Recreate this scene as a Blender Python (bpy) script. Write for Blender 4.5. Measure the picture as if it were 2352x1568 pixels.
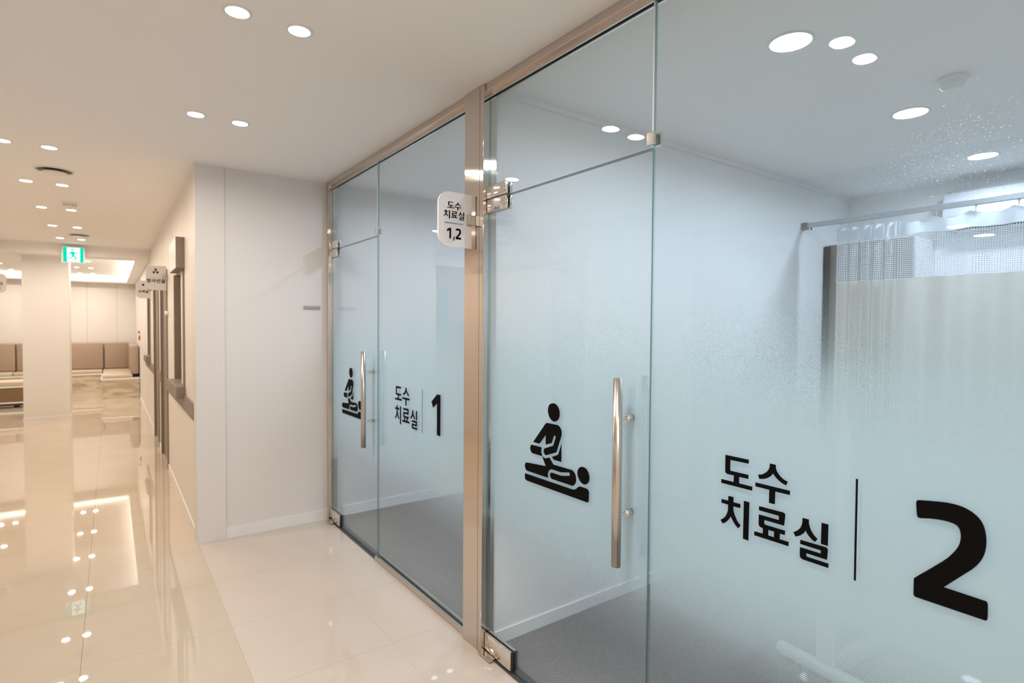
import bpy, bmesh, math, random
from mathutils import Matrix, Vector

random.seed(7)
for o in list(bpy.data.objects):
    bpy.data.objects.remove(o)
SC = bpy.context.scene
C = SC.collection

# ------------------------------------------------------------------ camera
cam_d = bpy.data.cameras.new('camera')
cam = bpy.data.objects.new('camera', cam_d)
C.objects.link(cam)
cam_d.sensor_fit = 'HORIZONTAL'
cam_d.sensor_width = 36.0
cam_d.lens = 1274.84 * 36.0 / 2352.0
cam_d.clip_start = 0.02
YAW, PITCH, ROLL = 0.62562, 0.02651, -0.00693
_f = Vector((math.sin(YAW) * math.cos(PITCH), math.cos(YAW) * math.cos(PITCH), -math.sin(PITCH)))
_r = Vector((math.cos(YAW), -math.sin(YAW), 0))
_d = _f.cross(_r)
_r2 = math.cos(ROLL) * _r + math.sin(ROLL) * _d
_d2 = -math.sin(ROLL) * _r + math.cos(ROLL) * _d
cam.matrix_world = Matrix(((_r2.x, -_d2.x, -_f.x, 0), (_r2.y, -_d2.y, -_f.y, 0), (_r2.z, -_d2.z, -_f.z, 1.45), (0, 0, 0, 1)))
cam_d.dof.use_dof = True
cam_d.dof.focus_distance = 1.75
cam_d.dof.aperture_fstop = 4.2
SC.camera = cam

# ------------------------------------------------------------------ world, exposure
w = bpy.data.worlds.new('world')
SC.world = w
w.use_nodes = True
w.node_tree.nodes['Background'].inputs[0].default_value = (0.8, 0.85, 0.9, 1)
w.node_tree.nodes['Background'].inputs[1].default_value = 0.02
SC.view_settings.view_transform = 'Standard'
SC.view_settings.look = 'None'
SC.view_settings.gamma = 1.0
SC.view_settings.use_curve_mapping = False
SC.view_settings.exposure = 0.05
cy = SC.cycles
cy.max_bounces = 12
cy.diffuse_bounces = 5
cy.glossy_bounces = 5
cy.transmission_bounces = 6
cy.transparent_max_bounces = 24
cy.caustics_reflective = False
cy.caustics_refractive = False
cy.sample_clamp_indirect = 6.0
cy.use_denoising = True
cy.denoiser = 'OPENIMAGEDENOISE'
WARM = (1.0, 0.81, 0.63)        # lamps of the corridor
SOFT = (1.0, 0.90, 0.80)        # whiter lamps of the recess before the glass
LNGE = (1.0, 0.885, 0.77)        # lamps of the lounge
COOL = (0.68, 0.80, 1.0)        # lamps of the treatment rooms
P_CORR, P_RECESS, P_ROOM, P_LOUNGE = 4.6, 4.8, 8.8, 5.2     # watts of each lamp
BEAM, BEAM_ROOM = math.radians(172), math.radians(170)

# ------------------------------------------------------------------ materials
def nm(name):
    m = bpy.data.materials.new(name)
    m.use_nodes = True
    nt = m.node_tree
    nt.nodes.clear()
    out = nt.nodes.new('ShaderNodeOutputMaterial')
    return m, nt, out

class N:
    """tiny helper to write node maths"""
    def __init__(s, nt): s.nt = nt
    def n(s, typ, **k):
        x = s.nt.nodes.new(typ)
        for a, b in k.items(): setattr(x, a, b)
        return x
    def m(s, op, a, b=None, c=None, clamp=False):
        x = s.nt.nodes.new('ShaderNodeMath'); x.operation = op; x.use_clamp = clamp
        for i, v in enumerate((a, b, c)):
            if v is None: continue
            if isinstance(v, (int, float)): x.inputs[i].default_value = v
            else: s.nt.links.new(v, x.inputs[i])
        return x.outputs[0]
    def ramp(s, v, lo, hi):
        x = s.nt.nodes.new('ShaderNodeMapRange'); x.interpolation_type = 'SMOOTHSTEP'
        s.nt.links.new(v, x.inputs[0])
        for i, q in ((1, lo), (2, hi)):
            if isinstance(q, (int, float)): x.inputs[i].default_value = q
            else: s.nt.links.new(q, x.inputs[i])
        return x.outputs[0]
    def mixc(s, f, a, b):
        x = s.nt.nodes.new('ShaderNodeMix'); x.data_type = 'RGBA'
        for i, v in ((0, f), (6, a), (7, b)):
            if isinstance(v, (int, float)): x.inputs[i].default_value = v
            elif isinstance(v, tuple): x.inputs[i].default_value = (*v, 1)
            else: s.nt.links.new(v, x.inputs[i])
        return x.outputs[2]
    def link(s, a, b): s.nt.links.new(a, b)
    def pos(s, kind='Object'):
        t = s.n('ShaderNodeTexCoord'); x = s.n('ShaderNodeSeparateXYZ')
        s.link(t.outputs[kind], x.inputs[0]); return t.outputs[kind], x.outputs[0], x.outputs[1], x.outputs[2]

def principled(name, col, rough=0.5, metal=0.0, spec=0.5, noise=0.0, nscale=30.0, bump=0.0, stretch=None):
    m, nt, out = nm(name); k = N(nt)
    b = k.n('ShaderNodeBsdfPrincipled')
    b.inputs['Base Color'].default_value = (*col, 1)
    b.inputs['Roughness'].default_value = rough
    b.inputs['Metallic'].default_value = metal
    b.inputs['Specular IOR Level'].default_value = spec
    if noise or bump:
        t = k.n('ShaderNodeTexCoord'); no = k.n('ShaderNodeTexNoise')
        mp = k.n('ShaderNodeMapping')
        if stretch: mp.inputs['Scale'].default_value = stretch
        k.link(t.outputs['Object'], mp.inputs[0]); k.link(mp.outputs[0], no.inputs['Vector'])
        no.inputs['Scale'].default_value = nscale; no.inputs['Detail'].default_value = 3
        if noise:
            d = tuple(max(0, c * (1 - noise)) for c in col); l = tuple(min(1, c * (1 + noise)) for c in col)
            k.link(k.mixc(no.outputs['Fac'], d, l), b.inputs['Base Color'])
        if bump:
            bp = k.n('ShaderNodeBump'); bp.inputs['Strength'].default_value = bump; bp.inputs['Distance'].default_value = 0.002
            k.link(no.outputs['Fac'], bp.inputs['Height']); k.link(bp.outputs[0], b.inputs['Normal'])
    k.link(b.outputs[0], out.inputs[0])
    return m

def emitter(name, col, s):
    m, nt, out = nm(name); k = N(nt)
    e = k.n('ShaderNodeEmission'); e.inputs[0].default_value = (*col, 1); e.inputs[1].default_value = s
    k.link(e.outputs[0], out.inputs[0]); return m

def glass_mat(name, tint=(0.930, 0.970, 0.982)):
    m, nt, out = nm(name); k = N(nt)
    g = k.n('ShaderNodeNewGeometry'); dt = k.n('ShaderNodeVectorMath', operation='DOT_PRODUCT')
    k.link(g.outputs['Incoming'], dt.inputs[0]); k.link(g.outputs['Normal'], dt.inputs[1])
    c = k.m('ABSOLUTE', dt.outputs['Value'])
    f = k.m('MULTIPLY_ADD', k.m('POWER', k.m('SUBTRACT', 1.0, c), 5.0), 0.96, 0.04, clamp=True)
    tr = k.n('ShaderNodeBsdfTransparent'); tr.inputs[0].default_value = (*tint, 1)
    gl = k.n('ShaderNodeBsdfGlossy'); gl.inputs[0].default_value = (0.95, 1, 1, 1); gl.inputs['Roughness'].default_value = 0.0
    mx = k.n('ShaderNodeMixShader'); k.link(f, mx.inputs[0]); k.link(tr.outputs[0], mx.inputs[1]); k.link(gl.outputs[0], mx.inputs[2])
    k.link(mx.outputs[0], out.inputs[0]); return m

def film_mat(name):
    """white frosted film printed as a fading halftone: solid at chest height, dots towards top and bottom"""
    m, nt, out = nm(name); k = N(nt)
    v, x, y, z = k.pos('Object')
    up = k.ramp(z, FILM[2], FILM[3]); dn = k.ramp(z, FILM[0], FILM[1])
    cov = k.m('MULTIPLY', dn, k.m('SUBTRACT', 1.0, up))
    cov = k.m('MULTIPLY_ADD', cov, 1.06, -0.03)
    P = 2 * math.pi / FILM_PITCH
    a = k.m('COSINE', k.m('MULTIPLY', k.m('ADD', y, z), P * 0.7071)); b = k.m('COSINE', k.m('MULTIPLY', k.m('SUBTRACT', y, z), P * 0.7071))
    val = k.m('MULTIPLY_ADD', k.m('ADD', a, b), 0.25, 0.5)
    thr = k.m('SUBTRACT', 1.0, cov)
    mask = k.ramp(val, k.m('SUBTRACT', thr, 0.06), k.m('ADD', thr, 0.06))
    tl = k.n('ShaderNodeBsdfTranslucent'); tl.inputs[0].default_value = (0.78, 0.90, 0.93, 1)
    df = k.n('ShaderNodeBsdfDiffuse'); df.inputs[0].default_value = (0.62, 0.71, 0.74, 1)
    ms = k.n('ShaderNodeMixShader'); ms.inputs[0].default_value = 0.45
    k.link(tl.outputs[0], ms.inputs[1]); k.link(df.outputs[0], ms.inputs[2])
    tr = k.n('ShaderNodeBsdfTransparent')
    mx = k.n('ShaderNodeMixShader'); k.link(mask, mx.inputs[0]); k.link(tr.outputs[0], mx.inputs[1]); k.link(ms.outputs[0], mx.inputs[2])
    k.link(mx.outputs[0], out.inputs[0]); return m

FILM = (0.33, 0.86, 1.08, 1.66)      # clear below, solid from, solid to, clear above (m)
FILM_PITCH = 0.0034

def tile_mat(name):
    m, nt, out = nm(name); k = N(nt)
    v, x, y, z = k.pos('Object')
    n1 = k.n('ShaderNodeTexNoise'); n1.inputs['Scale'].default_value = 2.2; n1.inputs['Detail'].default_value = 6; n1.inputs['Distortion'].default_value = 1.2
    k.link(v, n1.inputs['Vector'])
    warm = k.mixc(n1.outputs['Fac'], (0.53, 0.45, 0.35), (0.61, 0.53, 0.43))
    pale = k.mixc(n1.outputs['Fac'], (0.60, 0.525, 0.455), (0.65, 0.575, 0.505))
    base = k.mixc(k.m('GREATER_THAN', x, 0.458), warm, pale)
    def line(c, off, p, wd):
        fr = k.m('FRACT', k.m('DIVIDE', k.m('SUBTRACT', c, off - p / 2), p))
        return k.m('LESS_THAN', k.m('ABSOLUTE', k.m('SUBTRACT', fr, 0.5)), wd / p / 2)
    lx = line(x, -0.118, 0.575, 0.0022); ly = line(y, 2.343, 0.5665, 0.002)
    base = k.mixc(k.m('MULTIPLY', lx, k.m('MULTIPLY_ADD', k.m('LESS_THAN', k.m('ABSOLUTE', k.m('ADD', x, 0.118)), 0.3), 0.5, 0.25)), base, (0.20, 0.15, 0.10))
    base = k.mixc(k.m('MULTIPLY', ly, 0.6), base, (0.28, 0.21, 0.14))
    b = k.n('ShaderNodeBsdfPrincipled'); k.link(base, b.inputs['Base Color'])
    b.inputs['Roughness'].default_value = 0.015; b.inputs['IOR'].default_value = 1.52
    k.link(b.outputs[0], out.inputs[0]); return m

def panel_wall_mat(name, col, axis, off, pitch, width=0.006, rough=0.4):
    """painted wall boards with thin joints"""
    m, nt, out = nm(name); k = N(nt)
    v, x, y, z = k.pos('Object'); c = (x, y, z)[axis]
    fr = k.m('FRACT', k.m('DIVIDE', k.m('SUBTRACT', c, off - pitch / 2), pitch))
    l = k.m('LESS_THAN', k.m('ABSOLUTE', k.m('SUBTRACT', fr, 0.5)), width / pitch / 2)
    b = k.n('ShaderNodeBsdfPrincipled'); b.inputs['Roughness'].default_value = rough
    k.link(k.mixc(k.m('MULTIPLY', l, 0.5), col, tuple(q * 0.55 for q in col)), b.inputs['Base Color'])
    k.link(b.outputs[0], out.inputs[0]); return m

def speckle_mat(name, c1, c2, rough):
    m, nt, out = nm(name); k = N(nt)
    v, x, y, z = k.pos('Object')
    n1 = k.n('ShaderNodeTexNoise'); n1.inputs['Scale'].default_value = 260; n1.inputs['Detail'].default_value = 2; k.link(v, n1.inputs['Vector'])
    b = k.n('ShaderNodeBsdfPrincipled'); b.inputs['Roughness'].default_value = rough
    k.link(k.mixc(k.ramp(n1.outputs['Fac'], 0.4, 0.62), c1, c2), b.inputs['Base Color']); k.link(b.outputs[0], out.inputs[0]); return m

def marble_mat(name):
    m, nt, out = nm(name); k = N(nt)
    v, x, y, z = k.pos('Object')
    mp = k.n('ShaderNodeMapping'); mp.inputs['Rotation'].default_value = (0, 0.5, 0); mp.inputs['Scale'].default_value = (0.7, 0.7, 3.2); k.link(v, mp.inputs[0])
    n1 = k.n('ShaderNodeTexNoise'); n1.inputs['Scale'].default_value = 3.0; n1.inputs['Detail'].default_value = 6; n1.inputs['Distortion'].default_value = 1.5; k.link(mp.outputs[0], n1.inputs['Vector'])
    b = k.n('ShaderNodeBsdfPrincipled'); b.inputs['Roughness'].default_value = 0.12
    k.link(k.mixc(k.ramp(n1.outputs['Fac'], 0.35, 0.65), (0.50, 0.39, 0.27), (0.72, 0.63, 0.50)), b.inputs['Base Color']); k.link(b.outputs[0], out.inputs[0]); return m

def mesh_cloth_mat(name):
    m, nt, out = nm(name); k = N(nt)
    uv = k.n('ShaderNodeTexCoord'); sx = k.n('ShaderNodeSeparateXYZ'); k.link(uv.outputs['UV'], sx.inputs[0])
    def bars(c, p, wd):
        fr = k.m('FRACT', k.m('DIVIDE', c, p)); return k.m('LESS_THAN', fr, wd)
    a = bars(sx.outputs[0], 0.0125, 0.30); b = bars(sx.outputs[1], 0.0125, 0.32)
    mask = k.m('MAXIMUM', a, b)
    d = k.n('ShaderNodeBsdfDiffuse'); d.inputs[0].default_value = (0.86, 0.88, 0.90, 1)
    t = k.n('ShaderNodeBsdfTransparent'); mx = k.n('ShaderNodeMixShader')
    k.link(mask, mx.inputs[0]); k.link(t.outputs[0], mx.inputs[1]); k.link(d.outputs[0], mx.inputs[2]); k.link(mx.outputs[0], out.inputs[0]); return m

def cloth_mat(name, col, tr):
    m, nt, out = nm(name); k = N(nt)
    d = k.n('ShaderNodeBsdfDiffuse'); d.inputs[0].default_value = (*col, 1)
    t = k.n('ShaderNodeBsdfTranslucent'); t.inputs[0].default_value = (*col, 1)
    mx = k.n('ShaderNodeMixShader'); mx.inputs[0].default_value = tr
    k.link(d.outputs[0], mx.inputs[1]); k.link(t.outputs[0], mx.inputs[2]); k.link(mx.outputs[0], out.inputs[0]); return m

def brushed_mat(name, col):
    m, nt, out = nm(name); k = N(nt)
    b = k.n('ShaderNodeBsdfPrincipled'); b.inputs['Base Color'].default_value = (*col, 1); b.inputs['Metallic'].default_value = 1.0
    b.inputs['Roughness'].default_value = 0.075; b.inputs['Anisotropic'].default_value = 0.97
    t = k.n('ShaderNodeTangent', direction_type='RADIAL', axis='Z'); k.link(t.outputs[0], b.inputs['Tangent'])
    k.link(b.outputs[0], out.inputs[0]); return m

def edge_mat(name):
    m, nt, out = nm(name); k = N(nt)
    t = k.n('ShaderNodeBsdfTransparent'); t.inputs[0].default_value = (0.72, 0.86, 0.84, 1)
    b = k.n('ShaderNodeBsdfPrincipled'); b.inputs['Base Color'].default_value = (0.10, 0.22, 0.20, 1); b.inputs['Roughness'].default_value = 0.15
    mx = k.n('ShaderNodeMixShader'); mx.inputs[0].default_value = 0.12
    k.link(t.outputs[0], mx.inputs[1]); k.link(b.outputs[0], mx.inputs[2]); k.link(mx.outputs[0], out.inputs[0]); return m

def gradient_line_mat(name):
    m, nt, out = nm(name); k = N(nt)
    v, x, y, z = k.pos('Generated')
    b = k.n('ShaderNodeBsdfPrincipled'); b.inputs['Roughness'].default_value = 0.4
    k.link(k.mixc(x, (0.03, 0.05, 0.42), (0.06, 0.42, 0.72)), b.inputs['Base Color']); k.link(b.outputs[0], out.inputs[0]); return m

M = {}
M['ceiling'] = principled('ceiling_paint', (0.92, 0.91, 0.895), 0.7)
M['wall'] = principled('white_wall_paint', (0.77, 0.745, 0.73), 0.42)
M['wall_cream'] = panel_wall_mat('cream_wall_boards', (0.79, 0.755, 0.71), 1, 4.4, 1.1)
M['wall_back'] = panel_wall_mat('lounge_wall_boards', (0.79, 0.76, 0.72), 0, -0.425, 0.535, 0.012)
M['room_wall'] = principled('room_wall_paint', (0.87, 0.87, 0.865), 0.5)
M['base'] = principled('white_baseboard', (0.84, 0.84, 0.84), 0.35)
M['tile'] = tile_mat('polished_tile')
M['vinyl'] = speckle_mat('grey_vinyl', (0.145, 0.134, 0.134), (0.215, 0.203, 0.203), 0.45)
M['taupe'] = principled('taupe_laminate', (0.235, 0.19, 0.155), 0.45)
M['taupe_light'] = principled('taupe_metal', (0.33, 0.285, 0.25), 0.35)
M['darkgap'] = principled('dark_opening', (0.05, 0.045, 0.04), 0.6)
M['steel'] = brushed_mat('brushed_stainless', (0.66, 0.60, 0.55))
M['handle'] = principled('brushed_handle_steel', (0.58, 0.525, 0.48), 0.25, 1.0)
M['steel_dark'] = principled('dull_steel', (0.42, 0.39, 0.36), 0.35, 0.9)
M['window_dark'] = principled('dark_taupe_panel', (0.24, 0.20, 0.165), 0.5)
M['seam'] = principled('dark_glass_seam', (0.07, 0.10, 0.10), 0.3)
M['chrome'] = principled('polished_chrome', (0.78, 0.75, 0.72), 0.06, 1.0)
M['rubber'] = principled('black_rubber', (0.012, 0.012, 0.013), 0.5)
M['glass'] = glass_mat('clear_glass')
M['glass_edge'] = edge_mat('green_glass_edge')
M['seal'] = principled('clear_silicone_seal', (0.66, 0.72, 0.76), 0.12)
M['film'] = film_mat('frosted_dot_film')
M['vinyl_black'] = principled('black_vinyl_lettering', (0.0035, 0.0034, 0.0034), 0.6, spec=0.05)
M['acrylic'] = principled('white_acrylic', (0.82, 0.81, 0.82), 0.15)
M['signgrey'] = principled('grey_acrylic', (0.62, 0.60, 0.59), 0.3)
M['line'] = gradient_line_mat('blue_gradient_print')
M['paleblue'] = principled('pale_blue_print', (0.45, 0.55, 0.68), 0.5)
M['white_pl'] = principled('white_plastic', (0.80, 0.80, 0.80), 0.3)
M['ac_pl'] = principled('air_conditioner_plastic', (0.50, 0.51, 0.52), 0.4)
M['joint'] = principled('grey_board_joint', (0.50, 0.49, 0.48), 0.6)
M['vent_dark'] = principled('vent_gap', (0.20, 0.15, 0.09), 0.6)
M['marble'] = marble_mat('bench_marble')
M['leather'] = principled('beige_leather', (0.40, 0.30, 0.225), 0.45, noise=0.04, nscale=8)
M['leather_seat'] = principled('cream_leather', (0.60, 0.50, 0.38), 0.45)
M['brown'] = principled('brown_leather', (0.22, 0.135, 0.065), 0.5)
M['red'] = principled('red_enamel', (0.62, 0.02, 0.015), 0.35)
M['alu'] = principled('anodised_rail', (0.55, 0.59, 0.63), 0.4, 0.3)
M['net'] = mesh_cloth_mat('curtain_net')
M['header'] = cloth_mat('white_header_tape', (0.82, 0.85, 0.87), 0.35)
M['cream_cloth'] = cloth_mat('cream_curtain', (0.83, 0.79, 0.71), 0.40)
M['cream_pad'] = principled('cream_vinyl_pad', (0.72, 0.66, 0.50), 0.45)
M['grey_door'] = principled('grey_door_leaf', (0.50, 0.50, 0.50), 0.4)
M['blind'] = principled('white_roller_blind', (0.84, 0.87, 0.90), 0.6)
M['poster'] = principled('pale_green_print', (0.50, 0.61, 0.615), 0.4)
M['drop'] = cloth_mat('dried_white_droplet', (0.97, 0.98, 0.99), 0.55)
M['threshold'] = principled('dark_threshold', (0.075, 0.068, 0.072), 0.4)
M['plate'] = principled('grey_wall_bar', (0.36, 0.37, 0.39), 0.4)
M['lamp_corr'] = emitter('corridor_lamp_glow', (1.0, 0.93, 0.85), 40.0)
M['lamp_recess'] = emitter('recess_lamp_glow', (1.0, 0.96, 0.92), 40.0)
M['lamp_room'] = emitter('room_lamp_glow', (0.90, 0.97, 1.0), 40.0)
M['lamp_lounge'] = emitter('lounge_lamp_glow', (1.0, 0.93, 0.85), 40.0)
M['cove'] = emitter('cove_led_glow', (1.0, 0.90, 0.79), 45.0)
M['exit_green'] = emitter('exit_green_glow', (0.0, 0.72, 0.47), 1.1)
M['exit_white'] = emitter('exit_white_glow', (0.95, 1.0, 0.98), 1.6)

# ------------------------------------------------------------------ geometry helpers
class MB:
    def __init__(s): s.bm = bmesh.new()
    def box(s, x0, x1, y0, y1, z0, z1, bevel=0.0, seg=2, mat=0):
        b = bmesh.new()
        bmesh.ops.create_cube(b, size=1)
        bmesh.ops.scale(b, vec=(abs(x1 - x0), abs(y1 - y0), abs(z1 - z0)), verts=b.verts)
        bmesh.ops.translate(b, vec=((x0 + x1) / 2, (y0 + y1) / 2, (z0 + z1) / 2), verts=b.verts)
        if bevel: bmesh.ops.bevel(b, geom=list(b.edges), offset=bevel, segments=seg, affect='EDGES', profile=0.5)
        return s.add(b, mat, smooth=bool(bevel and seg > 2))
    def add(s, b, mat=0, smooth=False):
        for f in b.faces: f.material_index = mat; f.smooth = smooth
        me = bpy.data.meshes.new('tmp'); b.to_mesh(me); b.free(); s.bm.from_mesh(me); bpy.data.meshes.remove(me); return s
    def cyl(s, p, q, r, seg=24, r2=None, mat=0, caps=True):
        p, q = Vector(p), Vector(q); b = bmesh.new(); d = q - p
        bmesh.ops.create_cone(b, cap_ends=caps, segments=seg, radius1=r, radius2=r if r2 is None else r2, depth=d.length)
        bmesh.ops.transform(b, matrix=Matrix.Translation((p + q) / 2) @ d.to_track_quat('Z', 'Y').to_matrix().to_4x4(), verts=b.verts)
        for f in b.faces: f.smooth = len(f.verts) == 4; f.material_index = mat
        me = bpy.data.meshes.new('tmp'); b.to_mesh(me); b.free(); s.bm.from_mesh(me); bpy.data.meshes.remove(me); return s
    def lathe(s, prof, seg=40, at=(0, 0, 0), mat=0):
        b = bmesh.new(); rings = []
        for r, z in prof:
            if r < 1e-6: rings.append([b.verts.new((at[0], at[1], at[2] + z))])
            else: rings.append([b.verts.new((at[0] + r * math.cos(2 * math.pi * i / seg), at[1] + r * math.sin(2 * math.pi * i / seg), at[2] + z)) for i in range(seg)])
        for A, B in zip(rings, rings[1:]):
            for i in range(seg):
                j = (i + 1) % seg
                if len(A) == 1 and len(B) == 1: continue
                if len(A) == 1: b.faces.new((A[0], B[i], B[j]))
                elif len(B) == 1: b.faces.new((A[i], A[j], B[0]))
                else: b.faces.new((A[i], A[j], B[j], B[i]))
        bmesh.ops.recalc_face_normals(b, faces=b.faces)
        return s.add(b, mat, smooth=True)
    def prism(s, pts, axis, a, c, mat=0):
        """extrude a 2-D outline along axis from a to c"""
        def P(u, v, t): return {0: (t, u, v), 1: (u, t, v), 2: (u, v, t)}[axis]
        b = bmesh.new()
        A = [b.verts.new(P(u, v, a)) for u, v in pts]; B = [b.verts.new(P(u, v, c)) for u, v in pts]
        n = len(pts); b.faces.new(A); b.faces.new(B)
        for i in range(n): b.faces.new((A[i], A[(i + 1) % n], B[(i + 1) % n], B[i]))
        bmesh.ops.recalc_face_normals(b, faces=b.faces)
        return s.add(b, mat)
    def obj(s, name, mats, parent=None, loc=None, rz=0.0, weld=False):
        me = bpy.data.meshes.new(name); s.bm.to_mesh(me); s.bm.free()
        for m in (mats if isinstance(mats, (list, tuple)) else [mats]): me.materials.append(M[m] if isinstance(m, str) else m)
        o = bpy.data.objects.new(name, me); C.objects.link(o)
        if parent: o.parent = parent
        if loc: o.location = loc
        o.rotation_euler.z = rz
        return o

def mb(): return MB()

def thing(name, label, cat, loc=(0, 0, 0), rz=0.0, group=None):
    o = bpy.data.objects.new(name, None); C.objects.link(o); o.empty_display_size = 0.1
    o.location = loc; o.rotation_euler.z = rz
    return tag(o, label, cat, group)

def tag(o, label, cat, group=None):
    o['label'] = label; o['category'] = cat
    if group: o['group'] = group
    return o

def struct(o): o['kind'] = 'structure'; return o

def dup(o, parent=None):
    c = o.copy(); C.objects.link(c)
    if parent: c.parent = parent
    for ch in list(o.children): dup(ch, c)
    return c

def flat_shape(name, loops, mat, parent, to3d, thick=0.0003):
    """flat sticker from closed outlines (holes by even-odd); to3d = 4x4 matrix of the sticker plane"""
    cu = bpy.data.curves.new('tmp', 'CURVE'); cu.dimensions = '2D'; cu.fill_mode = 'BOTH'; cu.extrude = thick / 2
    for l in loops:
        sp = cu.splines.new('POLY'); sp.points.add(len(l) - 1); sp.use_cyclic_u = True
        for p, (x, y) in zip(sp.points, l): p.co = (x, y, 0, 1)
    return _curve_to_mesh(name, cu, mat, parent, to3d)

def flat_text(name, body, size, mat, parent, to3d, thick=0.0003, bold=0.0, width=None):
    cu = bpy.data.curves.new('tmp', 'FONT'); cu.body = body; cu.size = size; cu.align_x = 'CENTER'; cu.align_y = 'CENTER'
    cu.extrude = thick / 2; cu.offset = bold; cu.resolution_u = 3
    return _curve_to_mesh(name, cu, mat, parent, to3d)

def _curve_to_mesh(name, cu, mat, parent, to3d):
    t = bpy.data.objects.new('tmp', cu); C.objects.link(t)
    dg = bpy.context.evaluated_depsgraph_get(); dg.update()
    me = bpy.data.meshes.new_from_object(t.evaluated_get(dg))
    bpy.data.objects.remove(t); bpy.data.curves.remove(cu)
    me.name = name; me.transform(to3d); me.materials.clear(); me.materials.append(M[mat] if isinstance(mat, str) else mat)
    o = bpy.data.objects.new(name, me); C.objects.link(o); o.parent = parent
    return o

# ------------------------------------------------------------------ frame of the glass front (turned a little against the corridor)
RZ = 0.01258
GX = 1.3517
def gp(u, z=0.0, n=0.0):
    """point on the glass front: u along it, n into the rooms"""
    return (GX - u * math.sin(RZ) + n * math.cos(RZ), u * math.cos(RZ) + n * math.sin(RZ), z)

H = 2.50           # ceiling
XR = 0.458         # right corridor wall face
XL = -1.23         # left corridor wall face
YE = 4.16          # end wall of the recess
XB = 4.82          # back wall of the treatment rooms
NG = 0.0205        # front face of the glass, behind the frame face
TG = 0.010         # glass thickness

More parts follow.
